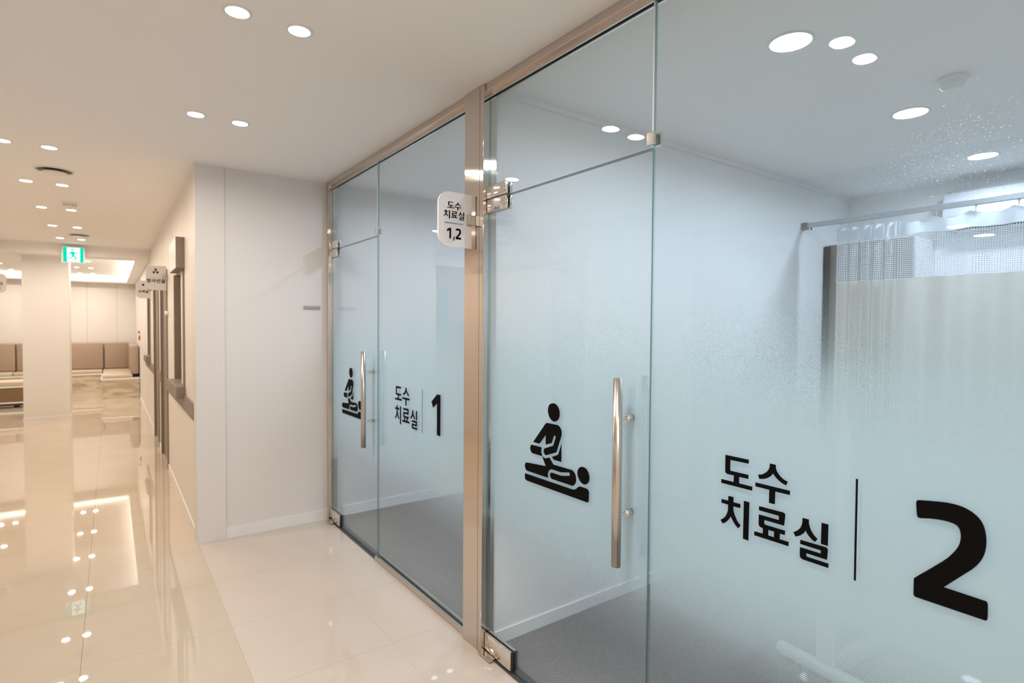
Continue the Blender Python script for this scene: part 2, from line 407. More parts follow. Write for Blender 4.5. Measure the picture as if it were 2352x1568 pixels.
# outlines of the lettering and the pictogram, traced as (distance along the front, height) in 0.1 mm
G = {"do":[[[8817,11038],[8132,11037],[8134,10928],[8661,10925],[8667,10654],[8655,10639],[8632,10633],[8131,10632],[8134,10522],[8398,10519],[8398,10347],[8019,10347],[8021,10237],[8930,10239],[8928,10348],[8560,10349],[8555,10523],[8746,10523],[8793,10542],[8817,10585]]],
 "su":[[[7561,11053],[7402,11051],[7399,10968],[7371,10895],[7319,10827],[7259,10766],[7188,10723],[7090,10690],[7130,10587],[7206,10608],[7296,10654],[7377,10710],[7439,10771],[7475,10813],[7500,10767],[7550,10714],[7621,10663],[7714,10620],[7833,10592],[7873,10696],[7789,10719],[7717,10758],[7645,10819],[7595,10887],[7565,10958]],[[7937,10481],[7030,10478],[7032,10369],[7403,10366],[7408,10036],[7565,10038],[7564,10372],[7938,10374]]],
 "chi":[[[8706,9934],[8551,9935],[8550,9797],[8348,9800],[8348,9689],[8554,9681],[8549,9604],[8524,9500],[8476,9402],[8412,9299],[8329,9226],[8400,9128],[8472,9181],[8554,9274],[8626,9383],[8671,9304],[8728,9234],[8785,9175],[8865,9121],[8934,9210],[8858,9267],[8794,9339],[8743,9434],[8713,9549],[8710,9687],[8912,9690],[8912,9798],[8709,9801]],[[8253,9914],[8094,9913],[8104,8884],[8260,8891]]],
 "ryo":[[[7830,9885],[7192,9893],[7157,9882],[7139,9853],[7136,9820],[7160,9561],[7674,9560],[7679,9485],[7670,9462],[7639,9448],[7133,9447],[7136,9333],[7263,9331],[7267,9191],[7038,9193],[7040,9081],[7947,9082],[7945,9192],[7714,9196],[7714,9338],[7768,9342],[7810,9365],[7832,9410],[7830,9668],[7301,9669],[7300,9754],[7313,9772],[7828,9774]],[[7564,9337],[7416,9334],[7418,9194],[7566,9196]]],
 "sil":[[[6715,9891],[6560,9893],[6560,9824],[6542,9740],[6508,9655],[6457,9576],[6401,9522],[6350,9482],[6410,9391],[6481,9427],[6555,9489],[6607,9549],[6633,9603],[6654,9559],[6703,9496],[6777,9430],[6873,9377],[6932,9473],[6864,9519],[6799,9582],[6753,9653],[6723,9744],[6715,9823]],[[6270,9901],[6111,9902],[6115,9388],[6275,9389]],[[6758,9339],[6158,9348],[6123,9331],[6111,9294],[6126,9054],[6603,9053],[6605,8992],[6586,8975],[6092,8978],[6093,8870],[6681,8873],[6724,8885],[6752,8913],[6763,8963],[6762,9157],[6273,9159],[6270,9213],[6284,9232],[6759,9233]]],
 "two":[[[4347,10936],[3978,10997],[3807,11010],[3639,10998],[3502,10954],[3380,10872],[3298,10769],[3249,10631],[3223,10438],[3234,10233],[3269,10086],[3332,9945],[3422,9806],[3540,9665],[3871,9274],[3211,9258],[3182,9241],[3173,9194],[3171,8925],[3183,8886],[3209,8872],[4363,8879],[4391,8913],[4394,9243],[4372,9288],[4135,9543],[3949,9747],[3824,9896],[3715,10064],[3649,10208],[3624,10346],[3630,10465],[3664,10559],[3720,10603],[3826,10625],[3969,10624],[4144,10601],[4323,10563],[4354,10576],[4367,10614],[4387,10873],[4377,10917]]],
 "one":[[[25067,11046],[24711,11037],[24724,8942],[25088,8958],[25081,10560],[25485,10297],[25667,10604]]],
 "icon":[[[16038,11622],[15904,11617],[15779,11550],[15686,11433],[15648,11289],[15672,11137],[15742,11033],[15833,10969],[15946,10939],[16061,10948],[16177,11014],[16274,11125],[16329,11270],[16316,11410],[16258,11528],[16153,11595]],[[16344,10831],[15780,10834],[15667,10800],[15585,10731],[15534,10631],[15532,10524],[15551,10427],[15777,9886],[15797,9828],[15827,9791],[16403,9576],[16489,9590],[16544,9636],[16571,9726],[16546,9794],[16481,9834],[16002,10016],[15856,10379],[15876,10390],[15953,10415],[16081,10113],[16112,10091],[16447,9973],[16451,10335],[16466,10325],[16822,9946],[17216,9950],[16483,10769],[16419,10811]],[[15532,10187],[15532,9486],[15968,9487],[16074,9579],[15785,9697],[15714,9748],[15674,9837]],[[17283,9829],[16677,9829],[16704,9702],[16697,9618],[16641,9516],[16553,9463],[16444,9453],[16358,9473],[16214,9526],[15976,9303],[15032,9311],[14936,9309],[14839,9257],[14762,9169],[14728,9045],[14740,8925],[14795,8820],[14871,8763],[14947,8738],[16010,8732],[16094,8744],[16158,8799],[16174,8872],[16149,8933],[16097,8972],[16044,8980],[15622,8973],[15481,8984],[15068,9075],[15089,9190],[15543,9098],[16067,9100],[16182,9057],[16256,8979],[16297,8873],[16278,8728],[17583,8723],[17678,8769],[17726,8854],[17734,8940],[17693,9022],[17610,9056],[16436,9150],[16651,9492],[17245,9494],[17360,9559],[17408,9659],[17375,9766],[17340,9808]],[[17723,8598],[14964,8612],[14849,8623],[14755,8662],[14699,8702],[14587,8793],[14532,8813],[14201,8814],[14111,8785],[14065,8726],[14078,8403],[14104,8358],[14149,8331],[17601,8321],[17696,8358],[17733,8416]],[[14440,9536],[14285,9534],[14157,9465],[14083,9359],[14049,9240],[14071,9107],[14132,9016],[14222,8957],[14312,8933],[14441,8951],[14554,9029],[14640,9160],[14669,9258],[14643,9381],[14560,9483]]],
 "bar2":[[[5548,11115],[5503,11115],[5498,8788],[5544,8791]]]}

# ================================================================== SETTING
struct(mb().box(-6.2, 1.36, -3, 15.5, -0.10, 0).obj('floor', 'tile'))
b = mb()
b.prism([(gp(-.1)[0] + .012, -0.1), (XB + .1, -0.1), (XB + .1, 4.2), (gp(4.2)[0] + .012, 4.2)], 2, -0.09, 0.0015)
struct(b.obj('floor', 'vinyl'))
# ceilings: corridor and recess, treatment rooms, lounge tray, room across the corridor
struct(mb().box(XL - .12, 1.30, -3, 9.5, H, H + .12).obj('ceiling', 'ceiling'))
struct(mb().box(1.30, XB + .12, -0.2, 4.25, H, H + .12).obj('ceiling', 'ceiling'))
struct(mb().box(1.30, 1.6, -3, -0.2, H, H + .12).obj('ceiling', 'ceiling'))
struct(mb().box(-6.2, XR + .14, 9.5, 15.5, H, H + .12).obj('ceiling', 'ceiling'))
struct(mb().box(-6.2, XL - .12, 0.4, 3.8, H, H + .12).obj('ceiling', 'ceiling'))
struct(mb().box(-6.2, XR, 9.45, 9.72, 2.36, H).obj('ceiling_beam', 'ceiling'))
struct(mb().box(0.29, XR, 9.72, 15.4, 2.36, 2.385).box(-6.0, 0.29, 15.02, 15.4, 2.36, 2.385).obj('ceiling_soffit', 'ceiling'))

def wall_y(name, mat, x0, x1, y0, y1, z1, holes):
    """wall running along y with rectangular holes (ya, yb, za, zb)"""
    m = mb(); y = y0
    for ya, yb, za, zb in sorted(holes):
        m.box(x0, x1, y, ya, 0, z1)
        if za > 0: m.box(x0, x1, ya, yb, 0, za)
        m.box(x0, x1, ya, yb, zb, z1); y = yb
    m.box(x0, x1, y, y1, 0, z1)
    return struct(m.obj(name, mat))

W1 = (4.96, 5.66, 0.975, 1.88); W2 = (9.50, 10.05, 0.99, 1.90)
D1 = (6.54, 7.30, 0, 1.955); D2 = (7.77, 8.54, 0, 1.955)
def grow(q, dy, dz, dl=0.0): return (q[0] - dy, q[1] + dy, q[2] - dl, q[3] + dz)
wall_y('wall_right', 'wall_cream', XR, XR + .14, YE + .14, 15.4, H, [grow(W1, .051, 0, .088), grow(W2, .051, 0, .088), grow(D1, .061, .046), grow(D2, .061, .046)])
struct(mb().box(XR - .009, 0.621, YE - .009, YE + .14, 0, H).box(0.621, XB, YE, YE + .14, 0, H).obj('wall_end', 'wall'))
struct(mb().box(0.6203, 0.6220, YE - .0092, YE + .01, 0.0, H).obj('trim_6', 'joint'))
struct(mb().box(0.621, 1.305, YE - .008, YE, 0, 0.072).obj('baseboard_end', 'base'))
struct(mb().box(XR - .007, XR, YE + .14, D1[0] - .06, 0, 0.055).box(XR - .007, XR, D1[1] + .06, D2[0] - .06, 0, 0.055).box(XR - .007, XR, D2[1] + .06, 13.2, 0, 0.055).obj('baseboard_right', 'base'))
struct(mb().box(XR - .014, XR, YE + .14, D1[0] - .06, 0.80, 0.912).box(XR - .014, XR, D1[1] + .06, D2[0] - .06, 0.80, 0.912).box(XR - .014, XR, D2[1] + .06, 10.6, 0.80, 0.912).obj('trim_1', 'taupe'))
OPEN = (1.82, 2.62, 0, 2.11); OPEN2 = (0.55, 1.62, 0, 2.11); D3 = (4.06, 4.58, 0, 2.09)
wall_y('wall_left', 'wall', XL - .12, XL, -3, 9.45, H, [OPEN2, OPEN, D3])
struct(mb().box(XL, XL + .012, OPEN[1], OPEN[1] + .17, 0, 2.25).box(XL, XL + .012, OPEN[0] - .17, OPEN[0], 0, 2.25).box(XL, XL + .012, OPEN[0], OPEN[1], 2.11, 2.25).obj('trim_2', 'grey_door'))
struct(mb().box(XL, XL + .03, D3[0] - .05, D3[1] + 1.3, 2.12, 2.20).obj('trim_3', 'grey_door'))
struct(mb().box(XL - .14, 1.9, -3.12, -3, 0, H).obj('wall_behind', 'wall'))
struct(mb().box(1.352, 1.50, -3, -0.05, 0, H).obj('wall_near', 'wall'))
struct(mb().box(-6.2, XR + .14, 15.4, 15.52, 0, H).obj('wall_back', 'wall_back'))
struct(mb().box(-6.3, -6.2, 0.4, 15.5, 0, H).obj('wall_far', 'wall'))
struct(mb().box(-6.2, XL - .12, 3.7, 3.8, 0, H).obj('wall_across', 'wall'))
struct(mb().box(-6.2, XL - .12, 0.4, 0.5, 0, H).obj('wall_across', 'wall'))
struct(mb().box(-6.2, XL - .12, 9.35, 9.45, 0, H).obj('wall_lounge', 'wall'))
struct(mb().box(-1.085, -0.53, 11.1, 11.65, 0, H).obj('wall_column', 'wall_cream'))
struct(mb().box(-1.09, -0.525, 11.094, 11.656, 0, 0.02).obj('trim_4', 'base'))
# partition between the two treatment rooms, back wall with the deep window niche
struct(mb().box(1.375, XB, 2.062, 2.178, 0, H).obj('wall_partition', 'room_wall'))
struct(mb().box(1.40, XB, 2.054, 2.062, 0.0015, 0.060).obj('baseboard_partition', 'base'))
struct(mb().box(1.40, XB, 2.046, 2.062, 2.474, H).obj('trim_5', 'room_wall'))
struct(mb().box(1.42, XB, YE - .008, YE, 0.0015, 0.076).obj('baseboard_far_room', 'base'))
struct(mb().box(XB, XB + .1, -0.1, 4.2, 0, H).obj('wall_rooms_back', 'room_wall'))
struct(mb().box(1.5, XB + .1, -0.2, -0.08, 0, H).obj('wall_room_near', 'room_wall'))

# taupe doors, windows with roller box along the corridor
for i, (ya, yb, za, zb) in enumerate((D1, D2)):
    d = struct(mb().box(XR + .012, XR + .055, ya + .003, yb - .003, 0.004, zb - .003).obj('door_%d' % (i + 1), 'taupe'))
    mb().box(XR - .012, XR + .10, ya - .06, ya, 0, zb + .045).box(XR - .012, XR + .10, yb, yb + .06, 0, zb + .045).box(XR - .012, XR + .10, ya, yb, zb, zb + .045).obj('door_frame', 'taupe', d)
d = struct(mb().box(XL - .06, XL - .02, D3[0] + .002, D3[1] - .002, 0.004, D3[3] - .002).obj('door_3', 'grey_door'))
for i, (ya, yb, za, zb) in enumerate((W1, W2)):
    wn = struct(mb().box(XR + .09, XR + .10, ya, yb, za, zb).obj('window_%d' % (i + 1), 'window_dark'))
    mb().box(XR - .01, XR + .09, ya - .05, ya, za, zb).box(XR - .01, XR + .09, yb, yb + .05, za, zb).obj('window_frame', 'taupe', wn)
    mb().box(XR - .062, XR + .09, ya - .075, yb + .04, za - .09, za, .003).obj('window_sill', 'taupe', wn)
    if i == 0:
        r = mb().box(XR - .058, XR, ya - .07, ya + .48, zb, zb + .232, .002).obj('roller_box', 'white_pl', wn)
        mb().box(XR - .0585, XR, ya - .074, ya - .070, zb, zb + .232).box(XR - .056, XR, ya - .07, ya + .48, zb - .004, zb).obj('end_cap', 'taupe', r)
        mb().box(XR - .002, XR + .085, ya, ya + .11, za, zb).obj('frame_board', 'taupe', wn); mb().box(XR, XR + .085, ya + .11, ya + .23, za, zb).obj('sash', 'white_pl', wn)

# ================================================================== GLASS FRONT
BAY = 2.112
def glass_root(name, label, cat, u, group=None):
    return thing(name, label, cat, gp(u), RZ, group)

# steel frame: head rails, jamb, mullions, sills
fr = glass_root('steel_frame', 'brushed stainless steel frame around both glass doors and panes, with central mullion', 'frame', 0)
mb().box(-.010, .06, 2.043, 2.197, 0, H - .001, .0025, 2).obj('mullion', 'steel', fr)
mb().box(-.0102, -.0098, 2.071, 2.0735, 0.002, H - .004).obj('mullion_joint', 'darkgap', fr)
mb().box(-.010, .06, -.043, .111, 0, H - .001, .0025, 2).obj('mullion', 'steel', fr)
mb().box(0, .06, 4.118, 4.150, 0, H - .001, .0015, 2).box(.012, .06, 4.100, 4.118, 0, H - .03).obj('jamb', 'steel', fr)
for ua, ub in ((.111, 2.043), (2.197, 4.118)):
    mb().box(0, .06, ua, ub, 2.467, H - .001, .0015, 2).box(.013, .018, ua, ub, 2.445, 2.468).box(.034, .044, ua, ub, 2.445, 2.468).obj('head_rail', 'steel', fr)
for ua, ub in ((.111, 1.140), (2.197, 3.254)):
    s_ = mb().box(0, .017, ua, ub, 0, .026, .002, 2).box(.0335, .052, ua, ub, 0, .026, .002, 2)
    s_.obj('sill_channel', 'steel', fr)
    mb().box(.017, .0335, ua, ub, .001, .012).obj('sill_gasket', 'rubber', fr)
for ua, ub in ((1.142, 2.041), (3.256, 4.098)):
    mb().box(0.002, .062, ua, ub, 0.0016, 0.0035).obj('threshold', 'threshold', fr)

def slab(name, parent, ua, ub, za, zb):
    """glass sheet with green edges"""
    p = mb()
    p.box(NG, NG + TG, ua, ub, za, zb)
    o = p.obj(name, ['glass', 'glass_edge', 'seam'], parent)
    for f in o.data.polygons:
        f.material_index = 0 if abs(f.normal.x) > .5 else (2 if abs(f.normal.z) > .5 else 1)
    return o

def film(parent, ua, ub, za=0.30, zb=1.70):
    me = bpy.data.meshes.new('frosted_film')
    x = NG + TG + .0004
    me.from_pydata([(x, ua, za), (x, ub, za), (x, ub, zb), (x, ua, zb)], [], [(0, 1, 2, 3)])
    me.materials.append(M['film'])
    o = bpy.data.objects.new('frosted_film', me); C.objects.link(o); o.parent = parent; return o

def stick(u0=0.0, z0=0.0, n=None, s=1.0):
    """sticker plane on the corridor side of the glass: x runs to the right of somebody standing in the corridor"""
    return Matrix(((0, 0, -1, (NG if n is None else n) - .0002), (-s, 0, 0, u0), (0, s, 0, z0), (0, 0, 0, 1)))

def rounded(l):
    """refine the short, gently turning runs of an outline (curves) and keep its corners"""
    n = len(l); out = []
    def turn(i):
        a, p, c = Vector(l[i - 1]), Vector(l[i]), Vector(l[(i + 1) % n])
        return (p - a).angle(c - p, 0.0)
    T = [turn(i) for i in range(n)]
    for i in range(n):
        p0, p1, p2, p3 = (Vector(l[(i + k) % n]) for k in (-1, 0, 1, 2))
        out.append(tuple(p1))
        if T[i] < .62 and T[(i + 1) % n] < .62 and (p2 - p1).length < .040 and T[i] + T[(i + 1) % n] > .12:
            m0 = (p2 - p0).normalized() * (p2 - p1).length; m1 = (p3 - p1).normalized() * (p2 - p1).length
            for t in (.2, .4, .6, .8):
                out.append(tuple((2 * t**3 - 3 * t * t + 1) * p1 + (t**3 - 2 * t * t + t) * m0 + (3 * t * t - 2 * t**3) * p2 + (t**3 - t * t) * m1))
    return out

def gly(key, du=0.0):
    return [rounded(l) for l in _gly(key, du)]

def _gly(key, du=0.0):
    return [[(-(u / 1e4) - du, z / 1e4) for u, z in l] for l in G[key]]

SPOTS = (('first', 'far', '1', BAY), ('second', 'near', '2', 0.0))
for word, side, num, du in SPOTS:
    hinge = 2.036 if du == 0 else 4.094
    gap = 1.1475 if du == 0 else 3.2605
    # --- fixed pane with the room name
    pn = glass_root('glass_partition', '%s tall fixed glass pane with a black Korean room name and large numeral %s' % (('farther' if num == '1' else 'nearer'), num), 'glass pane', 0)
    ua, ub = (.1115, 1.1425) if du == 0 else (2.1975, 3.2555)
    slab('glass_sheet', pn, ua, ub, .013, 2.466)
    film(pn, ua + .001, ub - .001)
    for key in ('do', 'su', 'chi', 'ryo', 'sil'):
        flat_shape('letter', gly(key, du), 'vinyl_black', pn, stick())
    off = .0575 if num == '1' else 0
    flat_shape('divider_line', gly('bar2', du), 'vinyl_black', pn, stick())
    flat_shape('numeral', gly('two') if num == '2' else gly('one', -.004), 'vinyl_black', pn, stick())
    # --- transom glass above the door
    tr = glass_root('transom_glass', 'clear transom glass above the %s glass door' % ('farther' if num == '1' else 'nearer'), 'glass pane', 0)
    slab('glass_sheet', tr, gap, hinge + .004, 2.0035, 2.466)
    mb().box(NG - .002, NG + TG + .002, gap - .0045, gap - .0003, 2.052, 2.466).obj('edge_seal', 'seal', tr)
    mb().box(NG - .012, NG - .0004, gap - .015, gap + .014, 2.010, 2.050, .002).box(NG + TG + .0008, NG + TG + .012, gap - .022, gap + .014, 2.010, 2.050, .002).obj('glass_clip', 'chrome', tr)
    pf = mb().box(NG - .013, NG, gap + .752 if du == 0 else gap + .70, hinge + .006, 2.005, 2.060, .004, 3)
    pf.box(NG + TG, NG + TG + .013, gap + .752 if du == 0 else gap + .70, hinge + .006, 2.005, 2.060, .004, 3)
    pf.obj('hinge_patch', 'chrome', tr)
    mb().box(NG + .002, NG + .0035, gap - .0029, gap - .0018, .03, 2.003).obj('seam_strip', 'seam', pn)
    # --- door leaf
    dr = glass_root('glass_entrance', '%s frameless glass door with black massage pictogram and steel pull handle' % ('farther' if num == '1' else 'nearer'), 'door', 0)
    dr['kind'] = 'thing'
    slab('glass_leaf', dr, gap, hinge, .012, 1.999)
    film(dr, gap + .001, hinge - .001)
    flat_shape('massage_pictogram', gly('icon', du), 'vinyl_black', dr, stick())
    up = mb().box(NG - .013, NG, gap + .752 if du == 0 else gap + .70, hinge + .004, 1.945, 2.0015, .004, 3)
    up.box(NG + TG, NG + TG + .013, gap + .752 if du == 0 else gap + .70, hinge + .004, 1.945, 2.0015, .004, 3)
    up.obj('hinge_patch', 'chrome', dr)
    lo = mb().box(NG - .013, NG, gap + .70 if du == 0 else gap + .65, hinge + .004, .010, .090, .003, 3).box(NG + TG, NG + TG + .013, gap + .70 if du == 0 else gap + .65, hinge + .004, .010, .090, .003, 3)
    lo.obj('floor_patch', 'chrome', dr)
    mb().box(NG - .008, NG + TG + .008, gap + .690 if du == 0 else gap + .640, gap + .70 if du == 0 else gap + .65, .012, .092).obj('patch_gasket', 'rubber', dr)
    hu = gap + .074
    hd = mb().cyl((-.040, hu, .690), (-.040, hu, 1.291), .0152, 32).obj('pull_handle', 'handle', dr)
    mb().cyl((NG + TG + .065, hu, .694), (NG + TG + .065, hu, 1.292), .0152, 32).obj('inner_bar', 'handle', hd)
    for z in (.853, 1.160):
        mb().cyl((-.040, hu, z), (NG - .0005, hu, z), .006, 16).cyl((NG - .023, hu, z), (NG - .0005, hu, z), .0115, 20).obj('standoff', 'chrome', hd)
        mb().cyl((NG + TG + .065, hu, z), (NG + TG + .0008, hu, z), .006, 16).cyl((NG + TG + .022, hu, z), (NG + TG + .0008, hu, z), .0095, 20).obj('standoff', 'chrome', hd)
    pv = glass_root('floor_pivot', 'small steel pivot plate on the floor under the %s glass door' % ('farther' if num == '1' else 'nearer'), 'hinge plate', 0)
    mb().box(-.024, NG - .014, hinge - .080, hinge + .012, 0.0036, .014, .002).obj('pivot_plate', 'steel', pv)

# dried splashes on the near pane
pane2 = [o for o in bpy.data.objects if o.name.startswith('glass_partition') and 'numeral 2' in o['label']][0]
bd = bmesh.new()
def drop(u, z, r, rz_=1.0):
    c = bd.verts.new((NG + TG + .0003 + .0008 * min(1, r / .0015), u, z)); ring = [bd.verts.new((NG + TG + .0002, u + r * math.cos(t * math.pi / 3), z + r * rz_ * math.sin(t * math.pi / 3))) for t in range(6)]
    for i in range(6): bd.faces.new((c, ring[i], ring[(i + 1) % 6]))
n = 0
while n < 1700:
    lf = random.random() < .45
    px = random.gauss(0.48, 0.075) if lf else random.gauss(0.38, 0.07); pz = random.gauss(1.765, 0.045) if lf else random.gauss(1.79, 0.06)
    t = (0.66 - px) * 0.22
    if not (.12 < px < .68) or pz < 1.69: continue
    dens = math.exp(-((px - .40) / .22) ** 2)
    if random.random() > dens: continue
    r = random.choice((.0003, .0003, .0004, .0004, .0005, .0006, .0008)) * (.75 if lf else 1) * (1.8 if px < .43 and random.random() < .18 else 1)
    drop(px, pz, r); n += 1
for i in range(16):
    u = random.uniform(.28, .52); z = random.uniform(1.72, 1.77); dx = 0
    for j in range(random.randint(14, 30)):
        dx += random.gauss(0, .0004); drop(u + dx, z - j * .0016, .00022, 2.4)
me = bpy.data.meshes.new('water_splashes'); bd.to_mesh(me); bd.free(); me.materials.append(M['drop'])
sp = bpy.data.objects.new('water_splashes', me); C.objects.link(sp); sp.parent = pane2; sp['kind'] = 'stuff'; sp['label'] = 'white dried water specks'

# ================================================================== PROJECTING ROOM SIGNS
def sign(label, loc, rz, back, rows, blue='line'):
    """plate sticks out to the left (-x) of its wall; lettering faces -y.  Local origin = wall edge, lower corner"""
    r = thing('projecting_sign', label, 'sign', loc, rz, 'projecting room signs')
    Wd, Hh, R = .168, .236, .052
    out = [(-.012, 0), (-.012, Hh)]
    for i in range(9):
        t = math.pi / 2 + i * math.pi / 16; out.append((-.012 - Wd + R + R * math.cos(t), Hh - R + R * math.sin(t)))
    for i in range(9):
        t = math.pi + i * math.pi / 16; out.append((-.012 - Wd + R + R * math.cos(t), R + R * math.sin(t)))
    mb().prism(out, 1, 0, .008).obj('plate', back, r)
    mb().box(-.040, 0, -.012, -.0005, Hh * .43, Hh * .62, .001).obj('bracket', 'steel_dark', r)
    for z in (.47, .58): mb().cyl((-.034, -.0135, Hh * z), (-.034, -.012, Hh * z), .0028, 12).obj('screw', 'chrome', r)
    return r

def face(x, z, s=1.0):
    return Matrix(((s, 0, 0, x), (0, 0, -1, -.0003), (0, s, 0, z), (0, 0, 0, 1)))

def fit(key, x0, x1, z0, z1):
    """a traced character scaled into a rectangle of the sign plate"""
    L = [[(-u, z) for u, z in l] for l in G[key]]
    P = [p for l in L for p in l]; ax, bx = min(p[0] for p in P), max(p[0] for p in P); az, bz = min(p[1] for p in P), max(p[1] for p in P)
    return [[(x0 + (p[0] - ax) / (bx - ax) * (x1 - x0), z0 + (p[1] - az) / (bz - az) * (z1 - z0)) for p in l] for l in L]

s12 = gp(2.115, 1.795, -.0105)
sg = sign('white sign for rooms 1 and 2 projecting from the steel mullion', s12, RZ, 'acrylic', None)
def pr(l, r_, t, b_): return (-.180 + (l - 97) / 806 * .168, -.180 + (r_ - 97) / 806 * .168, .236 * (1 - b_), .236 * (1 - t))
for key, q in (('do', (303, 470, .181, .295)), ('su', (473, 642, .181, .322)), ('chi', (218, 372, .340, .490)), ('ryo', (393, 553, .347, .468)), ('sil', (567, 718, .345, .497)), ('one', (290, 398, .657, .853)), ('two', (510, 642, .655, .855))):
    flat_shape('letter' if key not in ('one', 'two') else 'numeral', fit(key, *pr(*q)), 'vinyl_black', sg, face(0, 0))
x0, x1, z0, z1 = pr(440, 482, .808, .888)
flat_shape('comma', [[(x0 + (x1 - x0) * .35, z1), (x1, z1), (x1, z0 + (z1 - z0) * .45), (x0 + (x1 - x0) * .45, z0), (x0, z0 + .001), (x0 + (x1 - x0) * .42, z0 + (z1 - z0) * .5)]], 'vinyl_black', sg, face(0, 0))
x0, x1, z0, z1 = pr(243, 690, .561, .577)
mb().box(x0, x1, -.0005, -.0001, z0, z1).obj('coloured_line', 'line', sg)

def trefoil(cx, cz, r):
    L = []
    for k in range(3):
        a0 = math.radians(60 + 120 * k); l = []
        for i in range(9): t = a0 + math.radians(60) * i / 8; l.append((cx + r * math.cos(t), cz + r * math.sin(t)))
        for i in range(9): t = a0 + math.radians(60) * (1 - i / 8); l.append((cx + r * .3 * math.cos(t), cz + r * .3 * math.sin(t)))
        L.append(l)
    L.append([(cx + r * .2 * math.cos(t * math.pi / 6), cz + r * .2 * math.sin(t * math.pi / 6)) for t in range(12)])
    return L
sg = sign('grey sign with black radiation trefoil projecting beside the taupe doors', (XR - .002, 6.40, 1.782), 0, 'signgrey', None)
flat_shape('radiation_symbol', trefoil(-.100, .180, .026), 'vinyl_black', sg, face(0, 0))
mb().box(-.150, -.050, -.0005, -.0001, .121, .124).obj('coloured_line', 'paleblue', sg)
flat_text('lettering', '방사선실', .042, 'vinyl_black', sg, face(-.098, .087), bold=.0012)
sg = sign('small grey sign partly hidden behind the radiation sign', (XR - .002, 8.98, 1.800), 0, 'signgrey', None)
flat_shape('drop_symbol', [[(-.100 + .013 * math.cos(t * math.pi / 8), .180 + .015 * math.sin(t * math.pi / 8)) for t in range(16)]], 'vinyl_black', sg, face(0, 0))
mb().box(-.150, -.050, -.0005, -.0001, .121, .124).obj('coloured_line', 'paleblue', sg)
flat_text('lettering', '수액실', .042, 'vinyl_black', sg, face(-.098, .087), bold=.0012)
# sign on the left wall, cut off by the edge of the photograph: mirrored plate
r = thing('projecting_sign', 'grey rounded sign at the left edge, on the left corridor wall', 'sign', (XL + .002, 9.28, 1.83), 0, 'projecting room signs')
Wd, Hh, R = .168, .236, .052
out = [(.012, Hh), (.012, 0)]
for i in range(9):
    t = -math.pi / 2 + i * math.pi / 16; out.append((.012 + Wd - R + R * math.cos(t), R + R * math.sin(t)))
for i in range(9):
    t = i * math.pi / 16; out.append((.012 + Wd - R + R * math.cos(t), Hh - R + R * math.sin(t)))
mb().prism(out, 1, 0, .008).obj('plate', 'signgrey', r)
mb().box(0, .040, -.012, -.0005, Hh * .43, Hh * .62, .001).obj('bracket', 'steel_dark', r)
flat_shape('arrow_symbol', [[(.075, .165), (.075, .195), (.120, .180)]], 'vinyl_black', r, face(0, 0))
flat_text('lettering', '처치', .046, 'vinyl_black', r, face(.105, .105), bold=.0012)
flat_text('lettering', '실', .046, 'vinyl_black', r, face(.105, .055), bold=.0012)

# ================================================================== CEILING FIXTURES
def downlight(label, x, y, rad, lamp, group, z=H):
    t = thing('downlight', label, 'ceiling lamp', (x, y, z), 0, group)
    mb().lathe([(rad, -.0035), (rad + .004, -.005), (rad + .010, -.0025), (rad + .0115, 0)], 40).obj('rim', 'white_pl', t)
    mb().lathe([(0, -.003), (rad, -.003)], 40).obj('lamp_disc', lamp, t)
    ld_ = bpy.data.lights.new('lamp', 'AREA'); ld_.shape = 'DISK'; ld_.size = rad * 2; ld_.spread = BEAM_ROOM if lamp == 'lamp_room' else BEAM
    ld_.energy, ld_.color = {'lamp_corr': (P_CORR, WARM), 'lamp_recess': (P_RECESS, SOFT), 'lamp_room': (P_ROOM, COOL), 'lamp_lounge': (P_LOUNGE, LNGE)}[lamp]
    lo_ = bpy.data.objects.new('lamp', ld_); C.objects.link(lo_); lo_.parent = t; lo_.location.z = -.006
    return t
GR = 'downlights in the corridor ceiling'
ordn = ('nearest the camera', 'second from the camera', 'third from the camera', 'second from the exit sign', 'nearest the exit sign')
for i, y in enumerate((4.325, 5.43, 6.567, 7.71, 8.78)):
    for x, sd in ((-.497, 'left'), (-.288, 'right')):
        downlight('round corridor downlight, %s of the pair %s' % (sd, ordn[i]), x, y, .0365, 'lamp_corr', GR)
GR = 'downlights in the recess ceiling'
for y, wd in ((2.076, 'the nearer pair at the top of the photo'), (3.20, 'the farther pair before the end wall'), (0.945, 'the pair mirrored high in the near glass pane')):
    for x, sd in ((.354, 'left'), (.555, 'right')):
        downlight('recess downlight, %s of %s' % (sd, wd), x, y, .0365, 'lamp_recess', GR)
GR = 'added downlights behind the camera'  # unseen lamps, added to light the near corridor and recess
for y in (-.35, -1.45, -2.5):
    for x, sd in ((-.497, 'left'), (-.288, 'right')):
        downlight('unseen downlight added behind the camera for its light', x, y, .0365, 'lamp_recess', GR)
for y in (-.18, -1.30):
    for x in (.354, .555):
        downlight('unseen downlight added behind the camera for its light', x, y, .0365, 'lamp_recess', GR)
GR = 'downlights in the lounge ceiling'
ld = ('hidden just beyond the beam', 'nearest the beam', 'in the middle', 'nearest the bright cove')
for i, y in enumerate((10.3, 11.73, 13.12, 14.56)):
    for x, sd in ((-.508, 'left'), (-.30, 'right')):
        downlight('lounge downlight right of the column, %s of the pair %s' % (sd, ld[i]), x, y, .0365, 'lamp_lounge', GR)
    for x, sd in ((-1.78, 'left'), (-1.57, 'right')):
        downlight('lounge downlight left of the column, %s of the pair %s' % (sd, ld[i]), x, y, .0365, 'lamp_lounge', GR)
GR = 'large room downlights'
